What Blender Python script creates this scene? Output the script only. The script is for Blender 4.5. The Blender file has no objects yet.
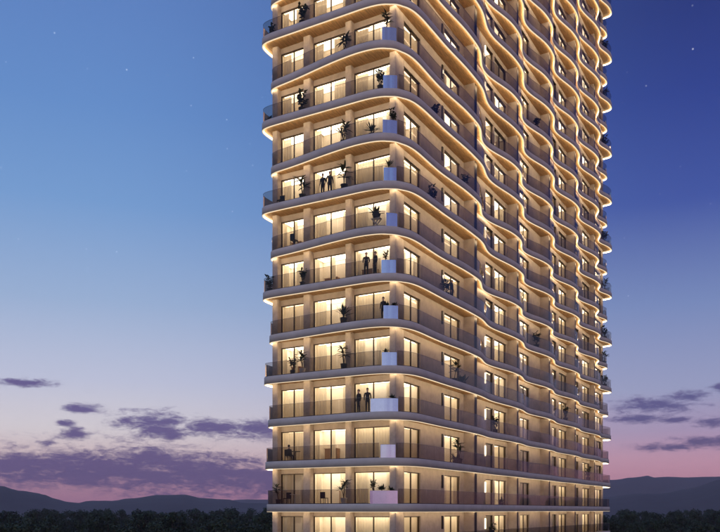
import bpy, bmesh, math, random
from mathutils import Vector, Matrix, noise as mnoise
random.seed(7)
R = math.radians
scene = bpy.context.scene
C = scene.collection

# ------------------------------------------------------------------ camera
EYE = 10.0
cam_d = bpy.data.cameras.new('camera')
cam = bpy.data.objects.new('camera', cam_d); C.objects.link(cam)
cam.location = (0, 0, EYE)
cam.rotation_euler = (R(90), 0, 0)
cam_d.sensor_width = 36.0
cam_d.lens = 36.0 * 805 / 720
cam_d.shift_y = 244.5 / 720
cam_d.clip_start = 0.5
cam_d.clip_end = 30000
scene.camera = cam

# ------------------------------------------------------------------ exposure
scene.render.engine = 'CYCLES'
scene.view_settings.view_transform = 'Standard'
scene.view_settings.look = 'None'
scene.view_settings.exposure = 0.0
scene.view_settings.gamma = 1.0
scene.cycles.use_denoising = True
scene.cycles.max_bounces = 8
scene.cycles.diffuse_bounces = 4
scene.cycles.glossy_bounces = 3
scene.cycles.transparent_max_bounces = 12
scene.cycles.volume_bounces = 0
scene.cycles.sample_clamp_indirect = 4.0
scene.cycles.caustics_reflective = False
scene.cycles.caustics_refractive = False

def lin(c):
    out = []
    for v in c:
        v /= 255.0
        out.append(v / 12.92 if v <= 0.04045 else ((v + 0.055) / 1.055) ** 2.4)
    return (*out, 1.0)

# ------------------------------------------------------------------ dusk sky (world)
world = bpy.data.worlds.new('World'); scene.world = world
world.use_nodes = True
wt = world.node_tree
for n in list(wt.nodes): wt.nodes.remove(n)
def N(tree, kind, **kw):
    n = tree.nodes.new(kind)
    for k, v in kw.items(): setattr(n, k, v)
    return n
def M(tree, op, a, b=None, c=None, clamp=False):
    n = tree.nodes.new('ShaderNodeMath'); n.operation = op; n.use_clamp = clamp
    for i, v in enumerate((a, b, c)):
        if v is None: continue
        if hasattr(v, 'links') or hasattr(v, 'is_output'): tree.links.new(v, n.inputs[i])
        else: n.inputs[i].default_value = v
    return n.outputs[0]
def ramp(tree, fac, stops, ease=False):
    n = tree.nodes.new('ShaderNodeValToRGB')
    cr = n.color_ramp; cr.interpolation = 'EASE' if ease else 'LINEAR'
    while len(cr.elements) < len(stops): cr.elements.new(0.5)
    for e, (p, col) in zip(cr.elements, stops): e.position = p; e.color = col
    tree.links.new(fac, n.inputs[0])
    return n.outputs[0]
def mixc(tree, fac, a, b):
    n = tree.nodes.new('ShaderNodeMix'); n.data_type = 'RGBA'
    for sock, v in ((n.inputs[0], fac), (n.inputs[6], a), (n.inputs[7], b)):
        if hasattr(v, 'is_output'): tree.links.new(v, sock)
        else: sock.default_value = v
    return n.outputs[2]

tc = N(wt, 'ShaderNodeTexCoord')
sep = N(wt, 'ShaderNodeSeparateXYZ'); wt.links.new(tc.outputs['Generated'], sep.inputs[0])
dx, dy, dz = sep.outputs
hyp = M(wt, 'SQRT', M(wt, 'ADD', M(wt, 'MULTIPLY', dx, dx), M(wt, 'ADD', M(wt, 'MULTIPLY', dy, dy), 1e-6)))
elev = M(wt, 'ARCTAN2', dz, hyp)
azim = M(wt, 'ARCTAN2', dx, dy)
side = M(wt, 'DIVIDE', dx, hyp)
sfac = N(wt, 'ShaderNodeMapRange', interpolation_type='SMOOTHSTEP')
wt.links.new(side, sfac.inputs[0]); sfac.inputs[1].default_value = -0.34; sfac.inputs[2].default_value = 0.42
efac = M(wt, 'DIVIDE', elev, 1.5708, clamp=True)
def el(deg_rad): return deg_rad / 1.5708
left_stops = [(0.0, lin((176, 122, 150))), (el(.016), lin((196, 138, 160))), (el(.036), lin((212, 160, 174))), (el(.062), lin((236, 210, 208))),
              (el(.095), lin((232, 224, 228))), (el(.153), lin((200, 205, 228))), (el(.244), lin((158, 182, 218))),
              (el(.351), lin((120, 160, 212))), (el(.45), lin((102, 144, 204))), (el(.545), lin((95, 133, 196))),
              (el(.85), lin((74, 104, 172))), (1.0, lin((58, 82, 150)))]
right_stops = [(0.0, lin((214, 146, 166))), (el(.03), lin((236, 164, 178))), (el(.06), lin((216, 164, 184))), (el(.09), lin((182, 160, 192))),
               (el(.14), lin((160, 166, 202))), (el(.235), lin((122, 142, 192))), (el(.345), lin((66, 88, 164))),
               (el(.45), lin((48, 68, 144))), (el(.53), lin((41, 58, 126))), (el(.85), lin((32, 46, 104))), (1.0, lin((26, 38, 90)))]
sky = mixc(wt, sfac.outputs[0], ramp(wt, efac, left_stops), ramp(wt, efac, right_stops))
# below the horizon: dim ground tone
# --- clouds: banks given in azimuth / elevation (radians), with a ragged noise edge
comb = N(wt, 'ShaderNodeCombineXYZ'); wt.links.new(azim, comb.inputs[0]); wt.links.new(elev, comb.inputs[1])
def cloud_noise(sx, sy, detail, seed):
    mp = N(wt, 'ShaderNodeMapping'); wt.links.new(comb.outputs[0], mp.inputs[0])
    mp.inputs['Scale'].default_value = (sx, sy, 1); mp.inputs['Location'].default_value = (seed, seed * .7, seed * 1.3)
    nz = N(wt, 'ShaderNodeTexNoise'); nz.inputs['Scale'].default_value = 1.0; nz.inputs['Detail'].default_value = detail
    nz.inputs['Roughness'].default_value = .66; nz.inputs['Distortion'].default_value = .6
    wt.links.new(mp.outputs[0], nz.inputs[0])
    return nz.outputs[0]
n1 = cloud_noise(30, 95, 9, 3.1)
n3 = cloud_noise(85, 240, 6, 15.3)
n2 = cloud_noise(9, 60, 4, 8.4)
banks = [(-.530, 0.049, .17, .028), (-.395, 0.050, .11, .027), (-.325, 0.049, .10, .026), (-.262, 0.054, .095, .029), (-.245, .040, .13, .024),
         (-.160, .040, .11, .028), (-.100, .038, .09, .024), (-.20, 0.048, .12, .022),
         (-.249, .107, .054, .0125), (-.244, .096, .032, .0105), (-.229, .090, .020, .0085), (-.180, .100, .056, .0130), (-.126, .100, .048, .0140),
         (-.398, .146, .034, .0052), (-.334, .119, .026, .0068), (-.341, .089, .018, .0075), (-.372, .078, .014, .0036), (-.350, .102, .012, .0048),
         (.351, .122, .052, .0105), (.388, .130, .026, .0075), (.334, .107, .036, .0058), (.371, .104, .024, .0040), (.424, .138, .018, .0065),
         (.414, .100, .028, .0062), (.366, .0735, .048, .0056), (.405, .0780, .040, .0078),
         (.56, .075, .10, .013), (.62, .125, .06, .010), (.80, .06, .16, .016), (-.72, .07, .14, .018), (-.62, .118, .06, .011),
         (-1.0, .05, .2, .02), (1.1, .085, .18, .015), (1.5, .055, .22, .018), (-1.4, .08, .2, .018), (2.0, .09, .25, .02),
         (-1.9, .05, .25, .02), (2.6, .06, .3, .02), (-2.5, .08, .28, .02)]
acc = None
for (u, v, ru, rv) in banks:
    s1 = N(wt, 'ShaderNodeVectorMath', operation='SUBTRACT'); wt.links.new(comb.outputs[0], s1.inputs[0]); s1.inputs[1].default_value = (u, v, 0)
    s2 = N(wt, 'ShaderNodeVectorMath', operation='MULTIPLY'); wt.links.new(s1.outputs[0], s2.inputs[0]); s2.inputs[1].default_value = (1 / ru, 1 / rv, 0)
    s3 = N(wt, 'ShaderNodeVectorMath', operation='LENGTH'); wt.links.new(s2.outputs[0], s3.inputs[0])
    m = M(wt, 'SUBTRACT', 1.0, s3.outputs['Value'])
    acc = m if acc is None else M(wt, 'MAXIMUM', acc, m)
acc = M(wt, 'MINIMUM', M(wt, 'MAXIMUM', acc, -1.0), .8)
dens = M(wt, 'ADD', acc, M(wt, 'MULTIPLY', M(wt, 'SUBTRACT', n1, .5), 1.9))
dens = M(wt, 'ADD', dens, M(wt, 'MULTIPLY', M(wt, 'SUBTRACT', n3, .5), 1.4))
dens = M(wt, 'ADD', dens, M(wt, 'MULTIPLY', M(wt, 'SUBTRACT', n2, .5), 1.0))
cm = N(wt, 'ShaderNodeMapRange', interpolation_type='SMOOTHSTEP')
wt.links.new(dens, cm.inputs[0]); cm.inputs[1].default_value = -.24; cm.inputs[2].default_value = .72; cm.inputs[4].default_value = .96
lowf = N(wt, 'ShaderNodeMapRange'); wt.links.new(elev, lowf.inputs[0]); lowf.inputs[1].default_value = .02; lowf.inputs[2].default_value = .12
ccol_l = mixc(wt, lowf.outputs[0], lin((86, 66, 118)), lin((90, 84, 140)))
ccol_r = mixc(wt, lowf.outputs[0], lin((92, 70, 106)), lin((82, 86, 138)))
ccol = mixc(wt, sfac.outputs[0], ccol_l, ccol_r)
ccol = mixc(wt, M(wt, 'MULTIPLY', n1, .25), ccol, lin((146, 112, 150)))
sky = mixc(wt, cm.outputs[0], sky, ccol)
# --- stars
vor = N(wt, 'ShaderNodeTexVoronoi'); vor.inputs['Scale'].default_value = 62.0
wt.links.new(tc.outputs['Generated'], vor.inputs['Vector'])
sepc = N(wt, 'ShaderNodeSeparateColor'); wt.links.new(vor.outputs['Color'], sepc.inputs[0])
core = N(wt, 'ShaderNodeMapRange'); wt.links.new(vor.outputs['Distance'], core.inputs[0])
core.inputs[1].default_value = .076; core.inputs[2].default_value = .018; core.inputs[3].default_value = 0; core.inputs[4].default_value = 1
star = M(wt, 'MULTIPLY', core.outputs[0], M(wt, 'POWER', sepc.outputs[0], 1.8))
high = N(wt, 'ShaderNodeMapRange'); wt.links.new(elev, high.inputs[0]); high.inputs[1].default_value = .16; high.inputs[2].default_value = .40
star = M(wt, 'MULTIPLY', star, M(wt, 'MULTIPLY', high.outputs[0], .50))
addn = N(wt, 'ShaderNodeMix', data_type='RGBA', blend_type='ADD'); addn.inputs[0].default_value = 1.0
wt.links.new(sky, addn.inputs[6])
cstar = N(wt, 'ShaderNodeCombineColor'); [wt.links.new(star, cstar.inputs[i]) for i in range(3)]
wt.links.new(cstar.outputs[0], addn.inputs[7])
bg = N(wt, 'ShaderNodeBackground'); wt.links.new(addn.outputs[2], bg.inputs[0]); bg.inputs[1].default_value = 1.0
wo = N(wt, 'ShaderNodeOutputWorld'); wt.links.new(bg.outputs[0], wo.inputs[0])

# the afterglow: one very weak, very soft sun low behind the viewer
sun_d = bpy.data.lights.new('sun', 'SUN'); sun_d.energy = 0.5; sun_d.angle = R(110); sun_d.color = (1.0, .88, .76)
sun = bpy.data.objects.new('sun', sun_d); C.objects.link(sun)
sun.rotation_euler = (R(78), 0, R(10))

# ------------------------------------------------------------------ materials
def mat(name, col, rough=.7, metal=0.0, spec=.5, nscale=None, namp=.15, bump=0.0, bscale=None, stretch=(1, 1, 1), coord='Object'):
    m = bpy.data.materials.new(name); m.use_nodes = True
    t = m.node_tree; b = t.nodes['Principled BSDF']
    b.inputs['Base Color'].default_value = (*col, 1); b.inputs['Roughness'].default_value = rough
    b.inputs['Metallic'].default_value = metal; b.inputs['Specular IOR Level'].default_value = spec
    if nscale:
        c = N(t, 'ShaderNodeTexCoord'); mp = N(t, 'ShaderNodeMapping'); mp.inputs['Scale'].default_value = stretch
        t.links.new(c.outputs[coord], mp.inputs[0])
        nz = N(t, 'ShaderNodeTexNoise'); nz.inputs['Scale'].default_value = nscale; nz.inputs['Detail'].default_value = 5
        nz.inputs['Roughness'].default_value = .65
        t.links.new(mp.outputs[0], nz.inputs[0])
        lo = tuple(max(0, v * (1 - namp)) for v in col); hi = tuple(min(1, v * (1 + namp)) for v in col)
        out = ramp(t, nz.outputs[0], [(.3, (*lo, 1)), (.7, (*hi, 1))])
        t.links.new(out, b.inputs['Base Color'])
        if bump:
            nb = N(t, 'ShaderNodeTexNoise'); nb.inputs['Scale'].default_value = bscale or nscale * 3; nb.inputs['Detail'].default_value = 4
            t.links.new(mp.outputs[0], nb.inputs[0])
            bp = N(t, 'ShaderNodeBump'); bp.inputs['Strength'].default_value = bump; bp.inputs['Distance'].default_value = .03
            t.links.new(nb.outputs[0], bp.inputs['Height']); t.links.new(bp.outputs[0], b.inputs['Normal'])
    return m
def emat(name, col, strength):
    m = bpy.data.materials.new(name); m.use_nodes = True
    t = m.node_tree; t.nodes.remove(t.nodes['Principled BSDF'])
    e = N(t, 'ShaderNodeEmission'); e.inputs[0].default_value = (*col, 1); e.inputs[1].default_value = strength
    t.links.new(e.outputs[0], t.nodes['Material Output'].inputs[0])
    return m
def glassmat(name, tint, ior, rough=.02):
    m = bpy.data.materials.new(name); m.use_nodes = True
    t = m.node_tree; t.nodes.remove(t.nodes['Principled BSDF'])
    tr = N(t, 'ShaderNodeBsdfTransparent'); tr.inputs[0].default_value = (*tint, 1)
    gl = N(t, 'ShaderNodeBsdfGlossy'); gl.inputs['Roughness'].default_value = rough; gl.inputs[0].default_value = (.9, .9, .95, 1)
    fr = N(t, 'ShaderNodeFresnel'); fr.inputs[0].default_value = ior
    mx = N(t, 'ShaderNodeMixShader'); t.links.new(fr.outputs[0], mx.inputs[0])
    t.links.new(tr.outputs[0], mx.inputs[1]); t.links.new(gl.outputs[0], mx.inputs[2])
    t.links.new(mx.outputs[0], t.nodes['Material Output'].inputs[0])
    return m

WALL = mat('limestone_wall', (.42, .355, .30), .85, nscale=1.6, namp=.16, bump=.35, bscale=9)
PIER = mat('limestone_pier', (.46, .39, .325), .8, nscale=2.2, namp=.18, bump=.35, bscale=9)
CONC = mat('slab_edge_render', (.66, .61, .54), .7, nscale=.8, namp=.10, bump=.15, bscale=12)
BACK = mat('slab_top_tile', (.30, .27, .24), .6, nscale=2.0, namp=.15)
WOOD = mat('wood_soffit', (.58, .34, .15), .6, nscale=1.0, namp=.35, stretch=(1.2, 9, 1), bump=.1, bscale=6)
LED = emat('warm_light_strip', (1.0, .78, .49), 13.5)
LEDB = emat('warm_strip_diffuser', (1.0, .80, .53), 1.0)
BRONZE = mat('bronze_frame', (.055, .038, .026), .4, .6, nscale=4, namp=.2)
DARKM = mat('dark_metal', (.03, .028, .03), .35, .7, nscale=4, namp=.2)
PANE = glassmat('window_glass', (.95, .94, .93), 1.30)
RAILG = glassmat('smoked_railing_glass', (.58, .545, .52), 1.27, .03)
RAILM = mat('satin_rail', (.16, .15, .16), .4, .7, nscale=4, namp=.1)
ROOMW = mat('room_plaster', (.82, .75, .63), .9, nscale=1.5, namp=.08)
ROOMD = mat('room_timber', (.30, .17, .09), .6, nscale=2.0, namp=.2)
CURT = bpy.data.materials.new('linen_curtain'); CURT.use_nodes = True
_t = CURT.node_tree; _b = _t.nodes['Principled BSDF']; _b.inputs['Base Color'].default_value = (.86, .79, .66, 1); _b.inputs['Roughness'].default_value = .9
_tr = N(_t, 'ShaderNodeBsdfTranslucent'); _tr.inputs[0].default_value = (.90, .82, .66, 1)
_mx = N(_t, 'ShaderNodeMixShader'); _mx.inputs[0].default_value = .5
_t.links.new(_b.outputs[0], _mx.inputs[1]); _t.links.new(_tr.outputs[0], _mx.inputs[2]); _t.links.new(_mx.outputs[0], _t.nodes['Material Output'].inputs[0])
LAMPS = [emat('room_lamp_bright', (1, .85, .62), 6.0), emat('room_lamp_warm', (1, .82, .57), 4.8), emat('room_lamp_soft', (1, .78, .51), 3.0), emat('room_lamp_dim', (1, .76, .50), .6)]
SCONCE = emat('sconce_glow', (1, .84, .60), 2.5)
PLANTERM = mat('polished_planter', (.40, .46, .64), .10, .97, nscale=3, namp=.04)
LEAFD = mat('dark_leaf', (.022, .040, .018), .5, nscale=5, namp=.4)
LEAFT = mat('tree_leaf', (.034, .058, .023), .7, nscale=.5, namp=.55)
BARK = mat('bark', (.07, .05, .035), .9, nscale=6, namp=.3, bump=.5)
POTD = mat('charcoal_pot', (.035, .033, .035), .5, nscale=6, namp=.2)
POTW = mat('white_pot', (.72, .70, .68), .5, nscale=6, namp=.05)
SOIL = mat('soil', (.03, .02, .013), .95, nscale=20, namp=.4)
WHITE = mat('white_lacquer', (.75, .74, .72), .4, nscale=6, namp=.05)
GROUND = mat('ground_grass', (.030, .042, .018), .95, nscale=.08, namp=.4, coord='Object')
HILL = mat('hill_scrub', (.055, .060, .050), .95, nscale=.012, namp=.35)
SKIN = mat('skin', (.50, .32, .24), .6, nscale=20, namp=.05)
SUIT = mat('dark_suit', (.016, .016, .022), .8, nscale=25, namp=.25)
TROUS = mat('dark_trousers', (.02, .019, .022), .85, nscale=25, namp=.25)
SHIRT = mat('grey_shirt', (.10, .09, .10), .85, nscale=25, namp=.2)
HAIR = mat('dark_hair', (.012, .009, .008), .6, nscale=30, namp=.3)

# ------------------------------------------------------------------ helpers
def obj(name, bm_or_me, material, parent=None, loc=None, smooth=False, mats=None):
    if isinstance(bm_or_me, bmesh.types.BMesh):
        me = bpy.data.meshes.new(name); bm_or_me.normal_update(); bm_or_me.to_mesh(me); bm_or_me.free()
        for mm in (mats or [material]): me.materials.append(mm)
        if smooth:
            for p in me.polygons: p.use_smooth = True
    else: me = bm_or_me
    o = bpy.data.objects.new(name, me); C.objects.link(o)
    if parent: o.parent = parent
    if loc is not None: o.location = loc
    return o
def empty(name, loc=(0, 0, 0), rz=0, parent=None):
    o = bpy.data.objects.new(name, None); C.objects.link(o); o.location = loc; o.rotation_euler = (0, 0, rz); o.empty_display_size = .3
    if parent: o.parent = parent
    return o
def tag(o, label, cat, group=None):
    o['label'] = label; o['category'] = cat
    if group: o['group'] = group
    return o
def structure(o): o['kind'] = 'structure'; return o
def box(bm, x0, x1, y0, y1, z0, z1):
    vs = [bm.verts.new(p) for p in ((x0, y0, z0), (x1, y0, z0), (x1, y1, z0), (x0, y1, z0), (x0, y0, z1), (x1, y0, z1), (x1, y1, z1), (x0, y1, z1))]
    for f in ((0, 3, 2, 1), (4, 5, 6, 7), (0, 1, 5, 4), (1, 2, 6, 5), (2, 3, 7, 6), (3, 0, 4, 7)): bm.faces.new([vs[i] for i in f])
def boxes(*bs):
    bm = bmesh.new()
    for b in bs: box(bm, *b)
    return bm
def lathe(bm, prof, seg=12, cx=0, cy=0):
    rings = []
    for r, z in prof: rings.append([bm.verts.new((cx + r * math.cos(2 * math.pi * i / seg), cy + r * math.sin(2 * math.pi * i / seg), z)) for i in range(seg)])
    for a, b in zip(rings, rings[1:]):
        for i in range(seg): bm.faces.new((a[i], a[(i + 1) % seg], b[(i + 1) % seg], b[i]))
    bm.faces.new(rings[0][::-1]); bm.faces.new(rings[-1])
def tube(bm, pts, radii, seg=7):
    rings = []
    for i, p in enumerate(pts):
        d = (pts[min(i + 1, len(pts) - 1)] - pts[max(i - 1, 0)]).normalized()
        a = d.orthogonal().normalized(); b = d.cross(a)
        rings.append([bm.verts.new(p + (a * math.cos(2 * math.pi * j / seg) + b * math.sin(2 * math.pi * j / seg)) * radii[i]) for j in range(seg)])
    for a, b in zip(rings, rings[1:]):
        for j in range(seg): bm.faces.new((a[j], a[(j + 1) % seg], b[(j + 1) % seg], b[j]))
    bm.faces.new(rings[0][::-1]); bm.faces.new(rings[-1])

# ------------------------------------------------------------------ ground and hills
bm = bmesh.new()
vs = [bm.verts.new(p) for p in ((-3900, -140, 0), (3900, -140, 0), (3900, 3700, 0), (-3900, 3700, 0))]; bm.faces.new(vs)
structure(obj('ground', bm, GROUND))
def ridge(name, D, depth, ctrl, seed, a0, a1, rough):
    """a real range of hills: crest heights (m) over bearing (degrees), swelling up from the plain over `depth` metres"""
    bm = bmesh.new(); na, nd = 220, 26; grid = []
    for i in range(na + 1):
        a = a0 + (a1 - a0) * i / na
        for (p0, h0), (p1, h1) in zip(ctrl, ctrl[1:]):
            if p0 <= a <= p1: t = (a - p0) / (p1 - p0); t = t * t * (3 - 2 * t); h = h0 + (h1 - h0) * t; break
        else: h = ctrl[0][1] if a < ctrl[0][0] else ctrl[-1][1]
        row = []
        for j in range(nd + 1):
            s = j / nd; dist = D + (s - .5) * depth
            prof = math.sin(math.pi * s) ** 1.2
            x, y = dist * math.sin(R(a)), dist * math.cos(R(a))
            nz = mnoise.fractal(Vector((x / 230 + seed, y / 230, 0)), 1.0, 2.1, 6)
            row.append(bm.verts.new((x, y, max(-2, (h + rough * nz * (.4 + .6 * prof)) * prof - 2 * (1 - prof)))))
        grid.append(row)
    for i in range(na):
        for j in range(nd): bm.faces.new((grid[i][j], grid[i][j + 1], grid[i + 1][j + 1], grid[i + 1][j]))
    return structure(obj(name, bm, HILL, smooth=True))
def hc(pts, D): return [(math.degrees(math.atan((x - 360) / 805)), EYE + (510.5 - y) / math.hypot(805, x - 360) * D) for x, y in pts]
ridge('hills', 1700, 900, hc([(-500, 500), (-300, 488), (-120, 480), (0, 487.5), (20, 492), (40, 494.5), (55, 499.5), (66, 502.5), (78, 504.5), (90, 502), (110, 501.5),
      (132, 499.5), (160, 495.5), (186, 495.5), (202, 499), (226, 501.5), (245, 505), (300, 506), (420, 502), (560, 500), (606, 497), (637, 493), (662, 494),
      (683, 490), (725, 480), (800, 476), (950, 486), (1100, 498)], 1700), 1.3, -46, 46, 9)
ridge('hills', 2900, 1000, hc([(-500, 505), (0, 507), (300, 500), (480, 488), (611, 480), (632, 478.5), (647, 476.2), (655, 478.5), (700, 478), (760, 474), (860, 482), (1100, 496)], 2900), 5.7, -46, 46, 10)

# ------------------------------------------------------------------ the tower
FH = 3.30; TH = .48; DH = 2.37
LEN, DEP = 63.0, 10.9
tower = empty('apartment_tower', (2.554, 57.75, 0), R(60.148))
tag(tower, 'tall beige apartment tower with wavy lit balcony slabs and glass railings', 'building')
def zs(k): return EYE + FH * k          # soffit of slab k
def zf(k): return zs(k) + TH            # floor of storey k
KMIN, KMAX = -2, 23
FINS = [13.0, 24.0, 34.5, 45.0, 56.0]
FIN_D = [.94, .94, .94, .94, .55]

def amp(k): return min(1.0, max(.06, (k + .6) / 7.0))
def sm(x): x = min(1.0, max(0.0, x)); return x * x * (3 - 2 * x)
def o_right(t, k):
    a = amp(k); odd = k % 2
    st = [0.0] + [f + .45 for f in FINS] + [LEN]
    i = max(j for j in range(len(st) - 1) if st[j] <= max(t, 0) or j == 0)
    p = min(1.0, max(0.0, (t - st[i]) / (st[i + 1] - st[i])))
    peak = 1.40 if odd else 1.22; flat = 1.12
    if i == 0:
        v0 = 1.02 if odd else .86; mid = 1.14 if odd else .82
        val = v0 + (mid - v0) * sm(p / .4) + (peak - mid) * sm((p - .4) / .42)
    else:
        pinch = (.74 if odd else .20) if i == 1 else (.44 if odd else .24)
        pk_end = peak if i < len(st) - 2 else (1.25 if odd else .75)
        s = sm(p / .30) * (1 - sm((p - .32) / .52))
        val = peak + (pk_end - peak) * p - (peak - pinch) * s
    return flat + (val - flat) * a
def o_left(q, k):
    a = amp(k); odd = k % 2
    t = min(1, max(0, (DEP - q) / (DEP - 2.5))); t = t * t * (3 - 2 * t)
    val = 1.08 - .10 * t if odd else .42 + .92 * t
    return .80 + (val - .80) * a
def outline(k):
    a = amp(k); odd = k % 2
    end = .55 + ((1.05 if odd else .35) - .55) * a
    back = .5 + ((.72 if odd else .34) - .5) * a
    pts = []
    st = .22
    def run(p0, p1):
        n = max(1, int((Vector(p1) - Vector(p0)).length / st))
        return [Vector(p0).lerp(Vector(p1), i / n) for i in range(n)]
    nq = int((DEP + back) / st)
    for i in range(nq):
        q = DEP + back - (DEP + back) * i / nq
        pts.append(Vector((-o_left(q, k), q)))
    L2 = o_left(0, k); R2 = o_right(0, k)
    pts += run((-L2, 0), (-L2, -R2)); pts += run((-L2, -R2), (0, -R2))
    npp = int((LEN + end) / st)
    for i in range(npp):
        p = (LEN + end) * i / npp
        pts.append(Vector((p, -o_right(min(p, LEN), k))))
    pts += run((LEN + end, -o_right(LEN, k)), (LEN + end, DEP + back))
    pts += run((LEN + end, DEP + back), (-o_left(DEP, k), DEP + back))
    # gaussian rounding along the closed outline
    n = len(pts); sig = .80 / st; rad = int(sig * 3)
    w = [math.exp(-.5 * (j / sig) ** 2) for j in range(-rad, rad + 1)]; sw = sum(w)
    for _ in range(1):
        pts = [sum((pts[(i + j) % n] * w[j + rad] for j in range(-rad, rad + 1)), Vector((0, 0))) / sw for i in range(n)]
    # extra rounding at the street corner
    out = []
    for i, p in enumerate(pts):
        d = (p - Vector((-1, -1))).length
        f = max(0.0, 1 - d / 3.6)
        if f > 0:
            m2 = rad * 2
            g = sum((pts[(i + j) % n] for j in range(-m2, m2 + 1)), Vector((0, 0))) / (2 * m2 + 1)
            p = p.lerp(g, min(1, f * 1.3) * .54)
        out.append(p)
    return out
def inset(pts, d):
    n = len(pts); res = []
    for i in range(n):
        t = (pts[(i + 1) % n] - pts[i - 1]).normalized()
        res.append(pts[i] + Vector((-t.y, t.x)) * d)
    return res
def ring(bm, pa, za, pb, zb, keep=None, flip=False):
    n = len(pa)
    va = [bm.verts.new((p.x, p.y, za)) for p in pa]; vb = [bm.verts.new((p.x, p.y, zb)) for p in pb]
    for i in range(n):
        j = (i + 1) % n
        if keep and not keep(i): continue
        f = (va[i], va[j], vb[j], vb[i])
        bm.faces.new(f[::-1] if flip else f)

PLANTERS = {10: (-1.05, .05), 9: (-1.0, .05), 8: (-1.0, .10), 7: (-.95, -.02), 6: (-.80, .05), 5: (-1.15, -.08), 4: (-1.0, .10), 3: (-1.15, -.05),
            2: (-1.95, .12), 1: (-1.15, -.05), 0: (-1.95, .12)}
def corner_run(O):
    """index of the street corner on the outline and signed arc length from it"""
    n = len(O); i0 = min((i for i in range(n) if O[i].x < 1 and O[i].y < 1), key=lambda i: abs(O[i].x - O[i].y))
    arc = {i0: 0.0}
    for d in (-1, 1):
        a = 0.0; i = i0
        for _ in range(16):
            j = (i + d) % n; a += d * (O[j] - O[i]).length; arc[j] = a; i = j
    return arc
outlines = {}
for k in range(KMIN, KMAX + 1):
    O = outline(k); n = len(O); outlines[k] = O
    arc = corner_run(O); span = PLANTERS.get(k)
    boxed = {i for i, a in arc.items() if span and span[0] - .16 < a < span[1] + .02}
    I1, I2, I3 = inset(O, .012), inset(O, .115), inset(O, .117)
    # slab body: edge band, lip underside and top
    bm = bmesh.new()
    ring(bm, O, -.10, O, TH - .03); ring(bm, O, TH - .03, inset(O, .03), TH); ring(bm, I1, -.10, O, -.10)
    bm.faces.new([bm.verts.new((p.x, p.y, TH)) for p in inset(O, .03)])
    bmesh.ops.remove_doubles(bm, verts=bm.verts, dist=.0005)
    slab = obj('balcony_slab', bm, CONC, tower, (0, 0, zs(k)), smooth=True)
    slab.data.polygons.foreach_set('use_smooth', [p.normal.z < .5 and p.normal.z > -.5 for p in slab.data.polygons])
    bm = bmesh.new(); bm.faces.new([bm.verts.new((p.x, p.y, 0)) for p in I3][::-1])
    obj('soffit', bm, WOOD, slab)
    bm = bmesh.new(); ring(bm, I2, -.128, I1, -.128); ring(bm, I1, -.128, I1, -.09); nb = len(bm.faces); ring(bm, I2, 0.0, I2, -.128)
    for fi, f in enumerate(bm.faces): f.material_index = 1 if fi < nb else 0
    obj('light_strip', bm, LED, slab, mats=[LED, LEDB])
    if k < KMAX:
        G = inset(O, .09)
        seen = lambda i: i not in boxed and G[i].x < LEN + 3 and (G[i].y < DEP * .5 or G[i].x < 3.5)
        lo = min(boxed) if boxed else -1
        runs = [lambda i: seen(i)] if not boxed else [lambda i: seen(i) and (i < lo or (G[i].x < 3.5 and G[i].y > DEP * .5)), lambda i: seen(i) and i > lo and not (G[i].x < 3.5 and G[i].y > DEP * .5)]
        G1, G2 = inset(O, .08), inset(O, .10)
        def strip(name, m, rings):
            bm = bmesh.new()
            for r_ in rings: ring(bm, *r_[:4], keep=r_[4])
            for v in [v for v in bm.verts if not v.link_faces]: bm.verts.remove(v)
            bmesh.ops.remove_doubles(bm, verts=bm.verts, dist=.0005)
            obj(name, bm, m, slab)
        for front in runs:
            # glass panels with a narrow open joint in the upper part every eighth step
            bm = bmesh.new()
            for i in range(n):
                if not front(i): continue
                p_, q_ = G[i], G[(i + 1) % n]; e_ = p_.lerp(q_, .90) if i % 8 == 7 else q_
                bm.faces.new([bm.verts.new(c) for c in ((p_.x, p_.y, TH + .03), (q_.x, q_.y, TH + .03), (e_.x, e_.y, TH + 1.06), (p_.x, p_.y, TH + 1.06))])
            bmesh.ops.remove_doubles(bm, verts=bm.verts, dist=.0005)
            obj('railing_glass', bm, RAILG, slab)
            strip('handrail', RAILM, [(G1, TH + 1.06, G1, TH + 1.075, front), (G2, TH + 1.075, G2, TH + 1.06, front), (G1, TH + 1.075, G2, TH + 1.075, front), (G2, TH + 1.06, G1, TH + 1.06, front)])
            strip('glazing_channel', DARKM, [(G1, TH, G1, TH + .05, front), (G2, TH + .05, G2, TH, front), (G1, TH + .05, G2, TH + .05, front)])

# piers, walls, fins ------------------------------------------------
ZB, ZT = 0.0, zs(KMAX)
def prism_box(name, b, material, parent, bev=.0):
    bm = boxes(b)
    if bev: bmesh.ops.bevel(bm, geom=[e for e in bm.edges if abs((e.verts[0].co - e.verts[1].co).z) > 1], offset=bev, segments=3, affect='EDGES')
    return obj(name, bm, material, parent)
PIERS = [(10.38, 10.9), (7.34, 7.98), (3.71, 4.23)]
for q0, q1 in PIERS: prism_box('pier', (0, .70, q0, q1, ZB, ZT), PIER, tower, .05)
prism_box('corner_pier', (0, 1.34, 0, .50, ZB, ZT), PIER, tower, .03)
for t, d in zip(FINS, FIN_D):
    fn = prism_box('fin_wall', (t - .32, t, -d, .02, ZB, ZT), WALL, tower)
    prism_box('fin_trim', (t - .24, t + (.24 if t < 14 else .06), -d - .035, -d - .003, ZB, ZT), BRONZE, fn)

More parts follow.
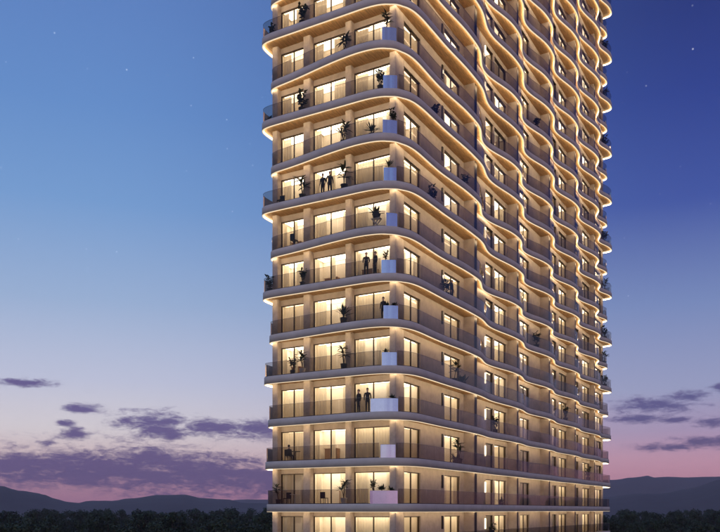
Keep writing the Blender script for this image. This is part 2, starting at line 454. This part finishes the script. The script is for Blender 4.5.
# bays: (start, end, along) and the storeys each is built for
LEFT = [(.50, 3.71), (4.23, 7.34), (7.98, 10.38)]
RIGHT = [(1.36, 4.13, 'w'), (8.61, 11.85, 'w'), (17.8, 19.75, 'd'), (20.1, 23.35, 'w'), (27.43, 30.38, 'w'), (38.6, 40.3, 'd'), (41.3, 44.6, 'w'), (48.4, 50.0, 'd'), (51.9, 55.5, 'w'), (58.6, 62.0, 'w')]
def vis_top(X, Y): return int(math.floor((510.5 / 805 * Y) / FH)) + 1
ca, sa = math.cos(R(60.148)), math.sin(R(60.148))
def wpos(p, q): return (2.554 + ca * p - sa * q, 57.75 + sa * p + ca * q)
opens_left = {i: vis_top(*wpos(0, b)) for i, (a, b) in enumerate(LEFT)}
opens_right = {i: min(KMAX - 1, vis_top(*wpos(b, 0))) for i, (a, b, _) in enumerate(RIGHT)}

bm = bmesh.new()
edges = [1.34]
for a, b, _ in RIGHT: edges += [a, b]
edges.append(LEN)
for i in range(0, len(edges), 2):
    if edges[i + 1] - edges[i] > .01: box(bm, edges[i], edges[i + 1], 0, .30, ZB, ZT)
for i, (a, b, _) in enumerate(RIGHT):
    top = opens_right[i]
    box(bm, a, b, .004, .30, ZB, zf(-1))
    for k in range(-1, top + 1): box(bm, a, b, .004, .30, zf(k) + DH, zf(k + 1))
    if zf(top + 1) < ZT: box(bm, a, b, .004, .30, zf(top + 1), ZT)
obj('facade_wall', bm, WALL, tower)
for i, (a, b) in enumerate(LEFT):
    top = opens_left[i]
    prism_box('infill_wall', (.46, .70, a, b, ZB, zf(-1)), WALL, tower); prism_box('infill_wall', (.46, .70, a, b, zf(top + 1), ZT), WALL, tower)
    first = None
    for k in range(-1, top + 1):
        if first is None: first = obj('lintel', boxes((.46, .70, a, b, DH, FH)), WALL, tower, (0, 0, zf(k)))
        else: obj('lintel', first.data, None, tower, (0, 0, zf(k)))
bm = boxes((.70, LEN, DEP - .3, DEP, ZB, ZT), (LEN - .3, LEN, .30, DEP - .3, ZB, ZT))
obj('rear_wall', bm, WALL, tower)

# windows ------------------------------------------------------------
cache = {}
def curtain_mesh(x0, x1, h, seed):
    key = ('c', round(x0, 2), round(x1, 2), seed)
    if key in cache: return cache[key]
    rnd = random.Random(seed); bm = bmesh.new()
    n = max(8, int((x1 - x0) / .045)); ph = rnd.random() * 6
    bot = []; topv = []
    for i in range(n + 1):
        x = x0 + (x1 - x0) * i / n
        y = .24 + .045 * math.sin(x * 26 + ph) + .02 * math.sin(x * 61 + ph * 2)
        bot.append(bm.verts.new((x, y + .01 * math.sin(x * 15), .02))); topv.append(bm.verts.new((x, .24 + (y - .24) * .6, h - .07)))
    for i in range(n): bm.faces.new((bot[i], bot[i + 1], topv[i + 1], topv[i]))
    me = bpy.data.meshes.new('curtain'); bm.to_mesh(me); bm.free(); me.materials.append(CURT)
    for p in me.polygons: p.use_smooth = True
    cache[key] = me; return me
def win_parts(w, h, depth, kind, variant):
    key = (round(w, 2), kind, variant, round(depth, 2))
    if key in cache: return cache[key]
    parts = []
    def put(name, bm, m):
        me = bpy.data.meshes.new(name); bm.normal_update(); bm.to_mesh(me); bm.free(); me.materials.append(m); parts.append((name, me))
    f = .06
    bars = [(0, f, 0, .12, 0, h), (w - f, w, 0, .12, 0, h), (f, w - f, 0, .12, h - f, h), (f, w - f, 0, .12, 0, .045)]
    mids = [w * .5] if kind == 'w' else []
    for m_ in mids: bars.append((m_ - .035, m_ + .035, .01, .11, .045, h - f))
    put('window_frame', boxes(*bars), BRONZE)
    xs = [f] + [v for m_ in mids for v in (m_ - .035, m_ + .035)] + [w - f]
    for i in range(0, len(xs), 2):
        bm = bmesh.new(); yy = .05 + .03 * (i // 2)
        bm.faces.new([bm.verts.new(p) for p in ((xs[i], yy, .045), (xs[i + 1], yy, .045), (xs[i + 1], yy, h - f), (xs[i], yy, h - f))]); put('pane', bm, PANE)
    y0, y1 = .13, depth; x0, x1 = -.02, w + .02
    bm = bmesh.new()
    P = [(x0, y0, -.01), (x1, y0, -.01), (x1, y1, -.01), (x0, y1, -.01), (x0, y0, h + .04), (x1, y0, h + .04), (x1, y1, h + .04), (x0, y1, h + .04)]
    V = [bm.verts.new(p) for p in P]
    for q in ((0, 1, 2, 3), (4, 7, 6, 5), (1, 5, 6, 2), (3, 2, 6, 7), (0, 3, 7, 4)): bm.faces.new([V[i] for i in q])
    put('room', bm, ROOMW)
    if depth > .6 and variant in (0, 2, 5):
        # built-in cupboard along the back wall
        cw = w * (.38 if variant == 0 else .30); cx = w * (.12 if variant == 0 else .55); ch = 1.0 if variant != 5 else 2.0
        bm = boxes((cx, cx + cw, depth - .35, depth - .004, 0, ch), (cx - .03, cx + cw + .03, depth - .38, depth - .36, ch - .03, ch + .02)); put('cupboard', bm, ROOMD)
    cache[key] = parts
    return parts
def lamp_mesh(w, h, depth, li):
    key = ('l', round(w, 2), round(depth, 2), li)
    if key not in cache:
        bm = bmesh.new(); a, b = w * .04, w * .96; yc = (.15 + depth - .06) / 2; hw = (depth - .21) / 2
        bm.faces.new([bm.verts.new(p) for p in ((a, yc + hw, h + .02), (b, yc + hw, h + .02), (b, yc - hw, h + .02), (a, yc - hw, h + .02))])
        me = bpy.data.meshes.new('ceiling_lamp'); bm.to_mesh(me); bm.free(); me.materials.append(LAMPS[li]); cache[key] = me
    return cache[key]
def place_window(loc, rz, w, kind, depth, variant, li):
    root = empty('window' if kind == 'w' else 'glass_door', loc, rz, tower)
    for nme, me in win_parts(w, DH, depth, kind, variant): obj(nme, me, None, root)
    obj('ceiling_lamp', lamp_mesh(w, DH, depth, li), None, root)
    spans = {0: [(.05, .42), (w * .5 - .2, w * .5 + .25)], 1: [(.05, w * .34), (w * .80, w - .06)], 2: [(.05, w * .18), (w * .72, w - .06)],
             3: [(.05, w * .5), (w * .5, w - .06)], 4: [(.05, w * .25), (w * .55, w - .06)], 5: [(w * .82, w - .06)]}[variant]
    if kind == 'd': spans = [(.05, w * .45)]
    for a, b in spans: obj('curtain', curtain_mesh(a, b, DH, variant), None, root)
    return root
rw = random.Random(41)
for i, (a, b) in enumerate(LEFT):
    for k in range(-1, opens_left[i] + 1):
        v = rw.choice([0, 1, 2, 3, 4, 1]); li = rw.choice([0, 0, 0, 1, 1])
        if i == 2 and k in (0, -1): v, li = 2, 3
        elif i == 2: li = rw.choice([0, 1, 1, 2])
        place_window((.50, b, zf(k)), R(-90), b - a, 'w', .82 if i == 0 else 1.35, v, li)
for i, (a, b, kd) in enumerate(RIGHT):
    for k in range(-1, opens_right[i] + 1):
        v = rw.choice([1, 3, 4, 0, 2, 5]); li = rw.choice([0, 1, 1, 2, 2, 3])
        if i in (0, 1): v = rw.choice([1, 3, 3, 4]); li = rw.choice([0, 0, 1, 1, 2])
        if kd == 'd': li = rw.choice([2, 3, 3])
        place_window((a, .10, zf(k)), 0, b - a, kd, 1.4, v, li)

# wall sconces --------------------------------------------------------
bm = boxes((-.10, .10, -.10, -.002, 0, 1.05)); sc_body = bpy.data.meshes.new('sconce_body'); bm.to_mesh(sc_body); bm.free(); sc_body.materials.append(DARKM)
bm = boxes((-.07, .07, -.13, -.103, .35, .62)); sc_lens = bpy.data.meshes.new('sconce_lens'); bm.to_mesh(sc_lens); bm.free(); sc_lens.materials.append(SCONCE)
bm = boxes((-.07, .07, -.10, -.002, 0, .95)); sc_tall = bpy.data.meshes.new('sconce_tall'); bm.to_mesh(sc_tall); bm.free(); sc_tall.materials.append(SCONCE)
rs = random.Random(5)
for k in range(-1, 16):
    s = obj('wall_sconce', sc_body, None, tower, (8.12, 0, zf(k) + 1.32))
    if rs.random() < .45: obj('sconce_lens', sc_lens, None, s)
for k in range(-1, 18):
    if k in (-1, 0, 1, 2) or rs.random() < .45: obj('wall_sconce', sc_tall, None, tower, (17.62, 0, zf(k) + 1.15))

# ------------------------------------------------------------------ balcony things
def T(p, q, z): x, y = wpos(p, q); return (x, y, z)
ORD = ['lowest', 'second', 'third', 'fourth', 'fifth', 'sixth', 'seventh', 'eighth', 'ninth', 'tenth', 'eleventh', 'twelfth', 'thirteenth', 'fourteenth', 'fifteenth',
       'sixteenth', 'seventeenth', 'eighteenth', 'nineteenth', 'twentieth']
def lvl(k): return 'lowest balcony' if k == 0 else ('storey under the lowest balcony' if k < 0 else ORD[k] + ' balcony up')

def blade_leaf(bm, base, az, length, width, up, droop, seg=5):
    d = Vector((math.cos(az), math.sin(az), 0)); s = Vector((-math.sin(az), math.cos(az), 0)); prev = None
    for i in range(seg + 1):
        t = i / seg
        c = base + d * (length * t * math.cos(up)) + Vector((0, 0, length * (math.sin(up) * t - droop * t * t)))
        w = width * (math.sin(math.pi * min(1, .12 + t * .88)) ** .8 + .02)
        a, b, m_ = bm.verts.new(c + s * w), bm.verts.new(c - s * w), bm.verts.new(c - Vector((0, 0, w * .5)))
        if prev: bm.faces.new((prev[0], a, m_, prev[2])); bm.faces.new((prev[2], m_, b, prev[1]))
        prev = (a, b, m_)
def plant_meshes(kind, seed):
    rnd = random.Random(seed); fo = bmesh.new(); st = bmesh.new(); pot = bmesh.new(); soil = bmesh.new()
    ph = {'palm': .42, 'bush': .40, 'low': .22, 'spiky': .45}[kind]; pr = {'palm': .24, 'bush': .23, 'low': .20, 'spiky': .22}[kind]
    lathe(pot, [(pr * .72, 0), (pr * .8, .02), (pr, ph - .03), (pr * 1.05, ph - .03), (pr * 1.05, ph), (pr * .9, ph), (pr * .88, ph - .04)], 14)
    lathe(soil, [(pr * .86, ph - .06), (pr * .86, ph - .035)], 12)
    if kind == 'palm':
        for i in range(3):
            az = rnd.random() * 6.28; top = Vector((math.cos(az) * .16, math.sin(az) * .16, ph + .55 + .25 * i))
            tube(st, [Vector((0, 0, ph - .05)), Vector((top.x * .4, top.y * .4, ph + .3)), top], [.03, .026, .02])
            for j in range(10): blade_leaf(fo, top, rnd.random() * 6.28, rnd.uniform(.5, .8), .06, rnd.uniform(.1, 1.2), rnd.uniform(.15, .5))
    elif kind == 'spiky':
        tube(st, [Vector((0, 0, ph - .05)), Vector((0, 0, ph + .25))], [.06, .05])
        for j in range(26): blade_leaf(fo, Vector((0, 0, ph + rnd.uniform(.05, .3))), j * 2.4, rnd.uniform(.6, .95), .05, rnd.uniform(.3, 1.4), rnd.uniform(.0, .25))
    elif kind == 'bush':
        for i in range(6):
            az = i * 1.05 + rnd.random(); top = Vector((math.cos(az) * .26, math.sin(az) * .26, ph + rnd.uniform(.5, 1.15)))
            tube(st, [Vector((0, 0, ph - .05)), Vector((top.x * .5, top.y * .5, ph + .3)), top], [.02, .017, .01])
            for j in range(11):
                t = rnd.uniform(.35, 1); b = Vector((top.x * t, top.y * t, ph + (top.z - ph) * t))
                blade_leaf(fo, b, rnd.random() * 6.28, rnd.uniform(.18, .34), .085, rnd.uniform(-.1, 1.0), rnd.uniform(.0, .4), 4)
    else:
        tube(st, [Vector((0, 0, ph - .05)), Vector((0, 0, ph + .1))], [.04, .03])
        for j in range(34): blade_leaf(fo, Vector((rnd.uniform(-.1, .1), rnd.uniform(-.1, .1), ph + .02)), rnd.random() * 6.28, rnd.uniform(.22, .5), .05, rnd.uniform(.2, 1.4), rnd.uniform(.0, .4), 4)
    res = {}
    for nm, b, m in (('foliage', fo, LEAFD), ('stem', st, BARK), ('pot', pot, POTD), ('soil', soil, SOIL)):
        me = bpy.data.meshes.new(nm); b.normal_update(); b.to_mesh(me); b.free(); me.materials.append(m); res[nm] = me
    return res
PM = {kd: [plant_meshes(kd, 11 * i + 3) for i in range(3)] for kd in ('palm', 'bush', 'low', 'spiky')}
KINDWORD = {'palm': 'tall potted palm', 'bush': 'leafy potted shrub', 'low': 'low potted grass', 'spiky': 'spiky potted yucca'}
npl = 0
def plant(kind, p, q, z, label, scale=1.0, white=False):
    global npl
    ms = PM[kind][npl % 3]; npl += 1
    root = empty('potted_plant', T(p, q, z), npl * 1.7); root.scale = (scale,) * 3
    for nm, me in ms.items():
        if nm == 'pot' and white: me = me.copy(); me.materials[0] = POTW
        if nm == 'soil': continue
        o = obj(nm, me, None, root)
        if nm == 'pot': obj('soil', ms['soil'], None, o)
    tag(root, label, 'plant', 'potted plants on the balconies')
    return root
def lplant(kind, q, k, where, p=-.42, scale=1.0, white=False):
    return plant(kind, p, q, zf(k), f'dark {KINDWORD[kind]} {where}, {lvl(k)}', scale, white)
# narrow facade
lplant('bush', 7.75, 11, 'beside the second pier', scale=1.1)
lplant('palm', 4.05, 10, 'beside the third pier')
lplant('bush', 7.80, 9, 'beside the second pier', scale=1.15)
lplant('bush', 1.05, 9, 'left of the corner pier', p=-.35, scale=1.0)
lplant('palm', 4.10, 8, 'beside the third pier')
lplant('spiky', 1.75, 8, 'in front of the window next to the corner', scale=.9)
lplant('palm', 7.75, 7, 'beside the second pier', scale=1.1)
lplant('palm', 4.05, 7, 'beside the third pier', scale=1.1)
lplant('bush', 10.95, 5, 'at the outer end of the slab', p=-.25, scale=.95)
lplant('bush', 7.72, 5, 'beside the second pier', scale=.95)
lplant('spiky', 4.10, 4, 'beside the third pier', scale=1.2)
lplant('palm', 7.75, 3, 'beside the second pier', white=True, scale=1.0)
lplant('bush', 8.65, 3, 'in front of the outer window', scale=.9)
lplant('palm', 4.08, 3, 'beside the third pier', scale=1.05)
lplant('palm', 10.05, 0, 'by the outer pier', p=-.35, scale=.9)
lplant('palm', 4.08, 0, 'beside the third pier', white=True, scale=1.05)
lplant('low', 10.0, -1, 'by the outer pier', p=-.3, scale=1.6)
lplant('bush', 10.75, 11, 'at the outer end of the slab', p=-.22, scale=.8)
lplant('low', 10.9, 9, 'at the outer end of the slab', p=-.25, scale=1.2)
# long facade
def rplant(kind, p, k, where, q=-.45, scale=1.0): return plant(kind, p, q, zf(k), f'dark {KINDWORD[kind]} {where}, long facade, {lvl(k)}', scale)
rplant('bush', 5.85, 9, 'along the first bay'); rplant('bush', 5.4, 7, 'along the first bay'); rplant('bush', 11.9, 8, 'before the first fin')
rplant('bush', 8.0, 5, 'by the first sconce', scale=1.1); rplant('palm', 9.6, 3, 'by the second window', scale=1.0); rplant('low', 11.3, 3, 'before the first fin', scale=1.6)
rplant('palm', 10.6, 1, 'by the second window', scale=1.15); rplant('low', 9.9, 1, 'by the second window', scale=1.5)
rplant('bush', 19.5, 2, 'by the second-bay glass door', scale=1.1, q=-.3); rplant('low', 21.0, 0, 'by the third window', scale=1.3, q=-.3)
rplant('bush', 18.6, -1, 'by the second-bay glass door', scale=1.1, q=-.3)
rplant('bush', 31.4, 5, 'in the third bay', scale=1.2); rplant('bush', 31.6, 12, 'in the third bay', scale=1.0)
rplant('bush', 53.0, 1, 'before the last fin', scale=1.2); rplant('bush', 42.5, 3, 'in the fourth bay', scale=1.2)
for k, kd in ((17, 'palm'), (15, 'bush'), (11, 'bush'), (9, 'palm'), (7, 'bush'), (6, 'palm'), (5, 'bush'), (19, 'bush')):
    rplant(kd, 62.3, k, 'at the far end', scale=1.3 if kd == 'bush' else 1.1, q=-.40)
for k in (13, 8, 4): rplant('low', 57.6, k, 'past the last fin', scale=1.7, q=-.35)

# corner planter boxes of polished metal, set into the railing line along the rounded slab edge
def planter(k, plants=()):
    O = outlines[k]; arc = corner_run(O); a0, a1 = PLANTERS[k]; h = .94
    def at(a, d):
        ks = sorted(arc.items(), key=lambda t: t[1])
        for (i, x0), (j, x1) in zip(ks, ks[1:]):
            if x0 <= a <= x1:
                f = (a - x0) / (x1 - x0); p = O[i].lerp(O[j], f); t = (O[(j + 1) % len(O)] - O[i - 1]).normalized(); break
        return p + Vector((-t.y, t.x)) * d
    def mesh(d0, d1, a0, a1, z0, z1, bev):
        bm = bmesh.new(); nseg = 10; cols = []
        for s_ in range(nseg + 1):
            a = a0 + (a1 - a0) * s_ / nseg; o_, i_ = at(a, d0) - c, at(a, d1) - c
            cols.append([bm.verts.new((v.x, v.y, z)) for v, z in ((o_, z0), (o_, z1), (i_, z1), (i_, z0))])
        for A, B in zip(cols, cols[1:]):
            for e in range(4): bm.faces.new((A[e], B[e], B[(e + 1) % 4], A[(e + 1) % 4]))
        bm.faces.new(cols[0][::-1]); bm.faces.new(cols[-1])
        bmesh.ops.recalc_face_normals(bm, faces=bm.faces)
        return bm
    c = at((a0 + a1) / 2, .24)
    root = empty('planter_box', T(c.x, c.y, zf(k)), R(60.148))
    obj('box_body', mesh(.06, .42, a0, a1, .002, h, .01), PLANTERM, root)
    obj('soil', mesh(.09, .39, a0 + .03, a1 - .03, h + .001, h + .015, 0), SOIL, root)
    tag(root, f'polished {"wide " if a1 - a0 > 1.5 else ""}planter box mirroring the sky at the corner pier, {lvl(k)}', 'planter', 'corner planter boxes')
    for j, (kd, f, s_) in enumerate(plants):
        pp = at(a0 + (a1 - a0) * f, .24)
        o = empty('plant', T(pp.x, pp.y, zf(k) + h + .015)); o.rotation_euler = (0, 0, 1.3 * k + j); o.scale = (s_,) * 3
        ms = PM[kd][(k + j) % 3]; ph = {'palm': .42, 'bush': .40, 'low': .22, 'spiky': .45}[kd]
        for nm in ('foliage', 'stem'): obj(nm, ms[nm], None, o, (0, 0, -ph + .03))
        which = '' if len(plants) == 1 else ('first ' if j == 0 else ('middle ' if j == 1 and len(plants) == 3 else 'last '))
        tag(o, f'{which}dark plant growing in the corner planter box, {lvl(k)}', 'plant', 'plants in the corner planters')
planter(10, [('palm', .35, .80)])
planter(9)
planter(8, [('bush', .80, .75)])
planter(7, [('spiky', .40, .70)])
planter(6)
planter(5, [('bush', .30, .6)])
planter(4, [('low', .25, .7), ('low', .8, .9)])
planter(3, [('low', .30, .8)])
planter(2, [('low', .80, .8)])
planter(1)
planter(0, [('bush', .08, .7), ('low', .42, 1.2), ('low', .78, .8)])

# white trestle with a plant, seventh balcony
t = empty('trestle_stand', T(-.50, 1.30, zf(6)), R(60.148 + 90))
bm = bmesh.new()
for yy in (-.14, .14):
    for s in (-1, 1): tube(bm, [Vector((-.30 * s, yy, .02)), Vector((.30 * s, yy + .001 * s, .70))], [.035, .035], 6)
obj('crossed_legs', bm, WHITE, t)
obj('stand_top', boxes((-.36, .36, -.2, .2, .70, .74)), WHITE, t)
tag(t, 'white trestle stand with crossed legs and a plant on top, seventh balcony up', 'stand')
plant('low', -.50, 1.30, zf(6) + .74, 'low dark plant in a pot on the white trestle stand', 1.5)

# tables and chairs
def chair(p, q, k, rz, label):
    r = empty('balcony_chair', T(p, q, zf(k)), R(60.148) + rz)
    bm = boxes((-.23, .23, -.23, .23, .41, .46)); bmesh.ops.bevel(bm, geom=list(bm.edges), offset=.015, segments=2, affect='EDGES'); obj('seat', bm, DARKM, r)
    for x in (-.2, .2):
        for y in (-.2, .2): obj('leg', boxes((x - .018, x + .018, y - .018, y + .018, 0, .41)), DARKM, r)
    obj('backrest', boxes((-.22, .22, .20, .235, .46, .90)), DARKM, r)
    tag(r, label, 'chair', 'dark balcony chairs'); return r
def table(p, q, k, m, label):
    r = empty('balcony_table', T(p, q, zf(k)), R(60.148))
    bm = bmesh.new(); lathe(bm, [(.36, .71), (.38, .72), (.38, .74), (.36, .75)], 20); obj('table_top', bm, m, r)
    bm = bmesh.new(); lathe(bm, [(.22, 0), (.22, .02), (.035, .04), (.03, .706)], 14); obj('pedestal', bm, m, r)
    tag(r, label, 'table', 'round balcony tables'); return r
table(-.30, 8.55, 0, WHITE, 'round white table by the outer window, lowest balcony')
chair(-.30, 9.25, 0, R(90) + R(180), 'dark chair beside the round white table, lowest balcony')
chair(-.25, 5.9, 0, R(90), 'dark chair in front of the middle window, lowest balcony')
table(-.32, 8.45, 1, DARKM, 'round dark table by the outer window, second balcony up')
chair(-.30, 9.85, 7, R(-90), 'dark chair by the outer window, eighth balcony up')
chair(-.30, 8.6, 6, R(90), 'dark chair by the outer window, seventh balcony up')

# people ----------------------------------------------------------------
def person(p, q, k, face, label, coat, scale=1.0, seated=False, arm=0.0, hold=0.0):
    V = []; E_ = []; RR = []
    def v(co, r, par=None):
        V.append(co); RR.append(r if isinstance(r, tuple) else (r, r)); i = len(V) - 1
        if par is not None: E_.append((par, i))
        return i
    zo = -.50 if seated else 0
    pel = v((0, 0, .96 + zo), (.155, .11)); ab = v((0, 0, 1.12 + zo), (.14, .10), pel); ch = v((0, .01, 1.32 + zo), (.165, .115), ab); nb = v((0, .005, 1.46 + zo), (.075, .07), ch)
    nk = v((0, -.005, 1.53 + zo), .052, nb); jw = v((0, -.015, 1.60 + zo), (.066, .078), nk); hd = v((0, -.005, 1.68 + zo), (.078, .095), jw); v((0, 0, 1.755 + zo), (.055, .065), hd)
    v((0, -.115, 1.655 + zo), .012, hd)
    for s in (-1, 1):
        v((s * .085, 0, 1.665 + zo), .014, hd)
        sh = v((s * .185, .005, 1.425 + zo), .062, ch); el_ = v((s * (.235 + arm * .05), .02 + arm * .02, 1.15 + zo), .047, sh)
        wr = v((s * (.235 - hold * .08), -.05 - .20 * hold, .92 + .20 * hold + zo), .031, el_); pm = v((s * (.235 - hold * .10), -.065 - .26 * hold, .85 + .22 * hold + zo), (.036, .022), wr)
        for j in range(4):
            off = (j - 1.5) * .017; f1 = v((s * .235 - s * hold * .10 + off * .2, -.065 - .26 * hold + off, .785 + .21 * hold + zo), .0085, pm)
            v((s * (.228 - hold * .12), -.07 - .27 * hold + off, .735 + .008 * (j % 2) + .20 * hold + zo), .0075, f1)
        th = v((s * (.215 - hold * .10), -.105 - .26 * hold, .83 + .22 * hold + zo), .010, pm); v((s * (.205 - hold * .1), -.12 - .26 * hold, .79 + .22 * hold + zo), .008, th)
        if seated:
            kn = v((s * .11, -.43, .50), .065, pel); an = v((s * .11, -.42, .10), .043, kn)
            toe = v((s * .12, -.56, .035), (.042, .028), an)
        else:
            hp = v((s * .09, 0, .86), .088, pel); kn = v((s * .095, -.015, .50), .062, hp); an = v((s * .10, .02, .09), .043, kn)
            toe = v((s * .12, -.13, .032), (.042, .028), an)
    me = bpy.data.meshes.new('person_frame'); me.from_pydata(V, E_, [])
    o = bpy.data.objects.new('person_frame', me); C.objects.link(o)
    sk = o.modifiers.new('Skin', 'SKIN'); ss = o.modifiers.new('Sub', 'SUBSURF'); ss.levels = 2; ss.render_levels = 2
    for i, sv in enumerate(me.skin_vertices[0].data): sv.radius = RR[i]; sv.use_root = (i == 0)
    dg = bpy.context.evaluated_depsgraph_get(); dg.update()
    body = bpy.data.meshes.new_from_object(o.evaluated_get(dg)); bpy.data.objects.remove(o)
    body.name = 'person'
    for m in (SKIN, coat, TROUS, POTD): body.materials.append(m)
    for pl in body.polygons:
        c = pl.center; z = c.z - zo; pl.use_smooth = True
        handz = .90 + .20 * hold
        if z > 1.50: pl.material_index = 0
        elif abs(c.x) > .155 and z < handz + .01 and z > .55 and not (seated and z < 1.0 and c.y < -.2): pl.material_index = 0
        elif z > .93: pl.material_index = 1
        elif c.z < .085: pl.material_index = 3
        else: pl.material_index = 2
    r = bpy.data.objects.new('person', body); C.objects.link(r)
    mz = min(vv.co.z for vv in body.vertices)
    r.location = T(p, q, zf(k) - mz * scale + .002); r.rotation_euler = (0, 0, R(60.148) + face); r.scale = (scale,) * 3
    bm = bmesh.new(); bmesh.ops.create_uvsphere(bm, u_segments=16, v_segments=10, radius=1)
    for vv in bm.verts:
        if vv.co.z < -.1 and vv.co.y < .15: vv.co.z = -.1; vv.co.x *= .9
        vv.co = Vector((vv.co.x * .094, vv.co.y * .112 + .012, vv.co.z * .105 + 1.70 + zo))
    hr = obj('hair', bm, HAIR, r, smooth=True)
    for s in (-1, 1):
        bm = bmesh.new(); bmesh.ops.create_uvsphere(bm, u_segments=8, v_segments=6, radius=.011)
        obj('eye', bm, DARKM, r, (s * .032, -.088, 1.675 + zo))
    tag(r, label, 'person'); return r
FACE_OUT = R(-90)   # model faces -y; turned so that it looks out over the narrow side
person(-.22, 6.05, 7, FACE_OUT, 'person in dark clothes standing by the middle window, eighth balcony up, nearer the second pier', SUIT)
person(-.18, 5.45, 7, FACE_OUT + R(50), 'person in dark clothes standing by the middle window, eighth balcony up, nearer the third pier', SUIT, 1.03, arm=.5)
person(-.30, 2.25, 5, FACE_OUT + R(20), 'person in dark suit beside another, sixth balcony up, nearer the third pier', SUIT, 1.02, hold=.4)
person(-.30, 1.50, 5, FACE_OUT - R(30), 'person in dark suit beside another, sixth balcony up, nearer the corner planter', SUIT, .99)
person(-.10, .95, 4, FACE_OUT, 'person in dark clothes standing behind the corner planter, fifth balcony up', SUIT, .98)
person(-.28, 2.90, 2, FACE_OUT + R(-20), 'person in dark clothes standing in a pair, third balcony up, nearer the third pier', SUIT, 1.0)
person(-.28, 2.15, 2, FACE_OUT + R(25), 'person in dark clothes standing in a pair, third balcony up, beside the wide planter', SUIT, 1.03)
ch = chair(-.32, 9.10, 1, R(90) , 'dark chair under the seated person, second balcony up')
person(-.32, 9.06, 1, R(90), 'person in grey shirt sitting at the round dark table, second balcony up', SHIRT, 1.0, seated=True)
person(-.55, 9.2, 5, FACE_OUT + R(90), 'person in dark clothes beside the shrub by the first sconce, sixth balcony up', SUIT, .98).location = T(9.1, -.45, zf(5) + .002)

# ------------------------------------------------------------------ trees
def make_tree(seed, h, wid):
    rnd = random.Random(seed); tr = bmesh.new(); cr = bmesh.new()
    tube(tr, [Vector((0, 0, -.2)), Vector((.08, .05, h * .25)), Vector((-.1, .1, h * .55)), Vector((0, 0, h * .85))], [.26, .20, .13, .04], 8)
    clumps = []
    for i in range(26):
        az = rnd.random() * 6.28; rr = wid * rnd.random() ** .5; zz = rnd.uniform(.22, .93)
        rr *= math.sin(math.pi * min(1, (zz - .1) / .95)) ** .7
        c = Vector((rr * math.cos(az), rr * math.sin(az), h * zz)); clumps.append((c, rnd.uniform(.75, 1.45)))
        if i < 12: tube(tr, [Vector((0, 0, h * zz * .6)), c * .6 + Vector((0, 0, h * zz * .25)), c], [.09, .06, .02], 5)
    for c, r in clumps:
        for j in range(95):
            d = Vector((rnd.gauss(0, 1), rnd.gauss(0, 1), rnd.gauss(0, .8))).normalized() * r * rnd.uniform(.45, 1.08)
            p = c + d; n_ = (d.normalized() + Vector((rnd.gauss(0, .6), rnd.gauss(0, .6), rnd.gauss(.3, .6)))).normalized()
            a = n_.orthogonal().normalized(); a.rotate(Matrix.Rotation(rnd.random() * 6.28, 3, n_)); b = n_.cross(a); s = rnd.uniform(.16, .34)
            cr.faces.new([cr.verts.new(q) for q in (p - a * s, p + b * s * .55, p + a * s, p - b * s * .55)])
    mt, mc = bpy.data.meshes.new('trunk'), bpy.data.meshes.new('crown')
    tr.to_mesh(mt); tr.free(); cr.to_mesh(mc); cr.free(); mt.materials.append(BARK); mc.materials.append(LEAFT)
    return mt, mc
TREES = [make_tree(s, 10.0, w) for s, w in ((1, 3.2), (2, 3.9), (3, 2.8), (4, 3.5))]
rt = random.Random(99)
def add_tree(x, y, h, label, group):
    mt, mc = rt.choice(TREES)
    root = empty('broadleaf_tree', (x, y, 0), rt.random() * 6.28); s = h / 10.0; w = s * rt.uniform(.9, 1.25); root.scale = (w, w, s)
    obj('trunk', mt, None, root); obj('crown', mc, None, root); tag(root, label, 'tree', group)
for row, (D, hb, step) in enumerate(((105, 8.2, 5.0), (140, 9.0, 5.5), (185, 9.7, 6.0), (240, 10.1, 6.5), (310, 10.4, 7.5))):
    x = -.58 * D
    while x < -.085 * D:
        near = max(0, 1 - abs(x / D + .135) / .05)
        add_tree(x + rt.uniform(-1.5, 1.5), D + rt.uniform(-14, 14), hb * rt.uniform(.93, 1.05) + .9 * near * (D > 120), 'dark green tree in the wood below the low hills, on the narrow-facade side', 'trees in the wood beyond the narrow facade')
        x += step * rt.uniform(.7, 1.2)
    x = max(.27 * D, 44)
    while x < .60 * D:
        add_tree(x + rt.uniform(-1.5, 1.5), max(128 if x < 60 else 0, D + 25 + rt.uniform(-14, 14)), hb * rt.uniform(.92, 1.04) - .15, 'dark green tree in the wood beyond the far end of the long facade', 'trees in the wood beyond the long facade')
        x += step * rt.uniform(.7, 1.2)

# ------------------------------------------------------------------ evening haze
HAZE = True
if HAZE:
    m = bpy.data.materials.new('haze'); m.use_nodes = True; t_ = m.node_tree
    t_.nodes.remove(t_.nodes['Principled BSDF'])
    pv = N(t_, 'ShaderNodeVolumePrincipled'); pv.inputs['Color'].default_value = (.98, .84, .93, 1); pv.inputs['Density'].default_value = 0.0002
    t_.links.new(pv.outputs[0], t_.nodes['Material Output'].inputs['Volume'])
    hz = obj('haze', boxes((-4000, 4000, -150, 3800, -4, 165)), m); hz['kind'] = 'stuff'
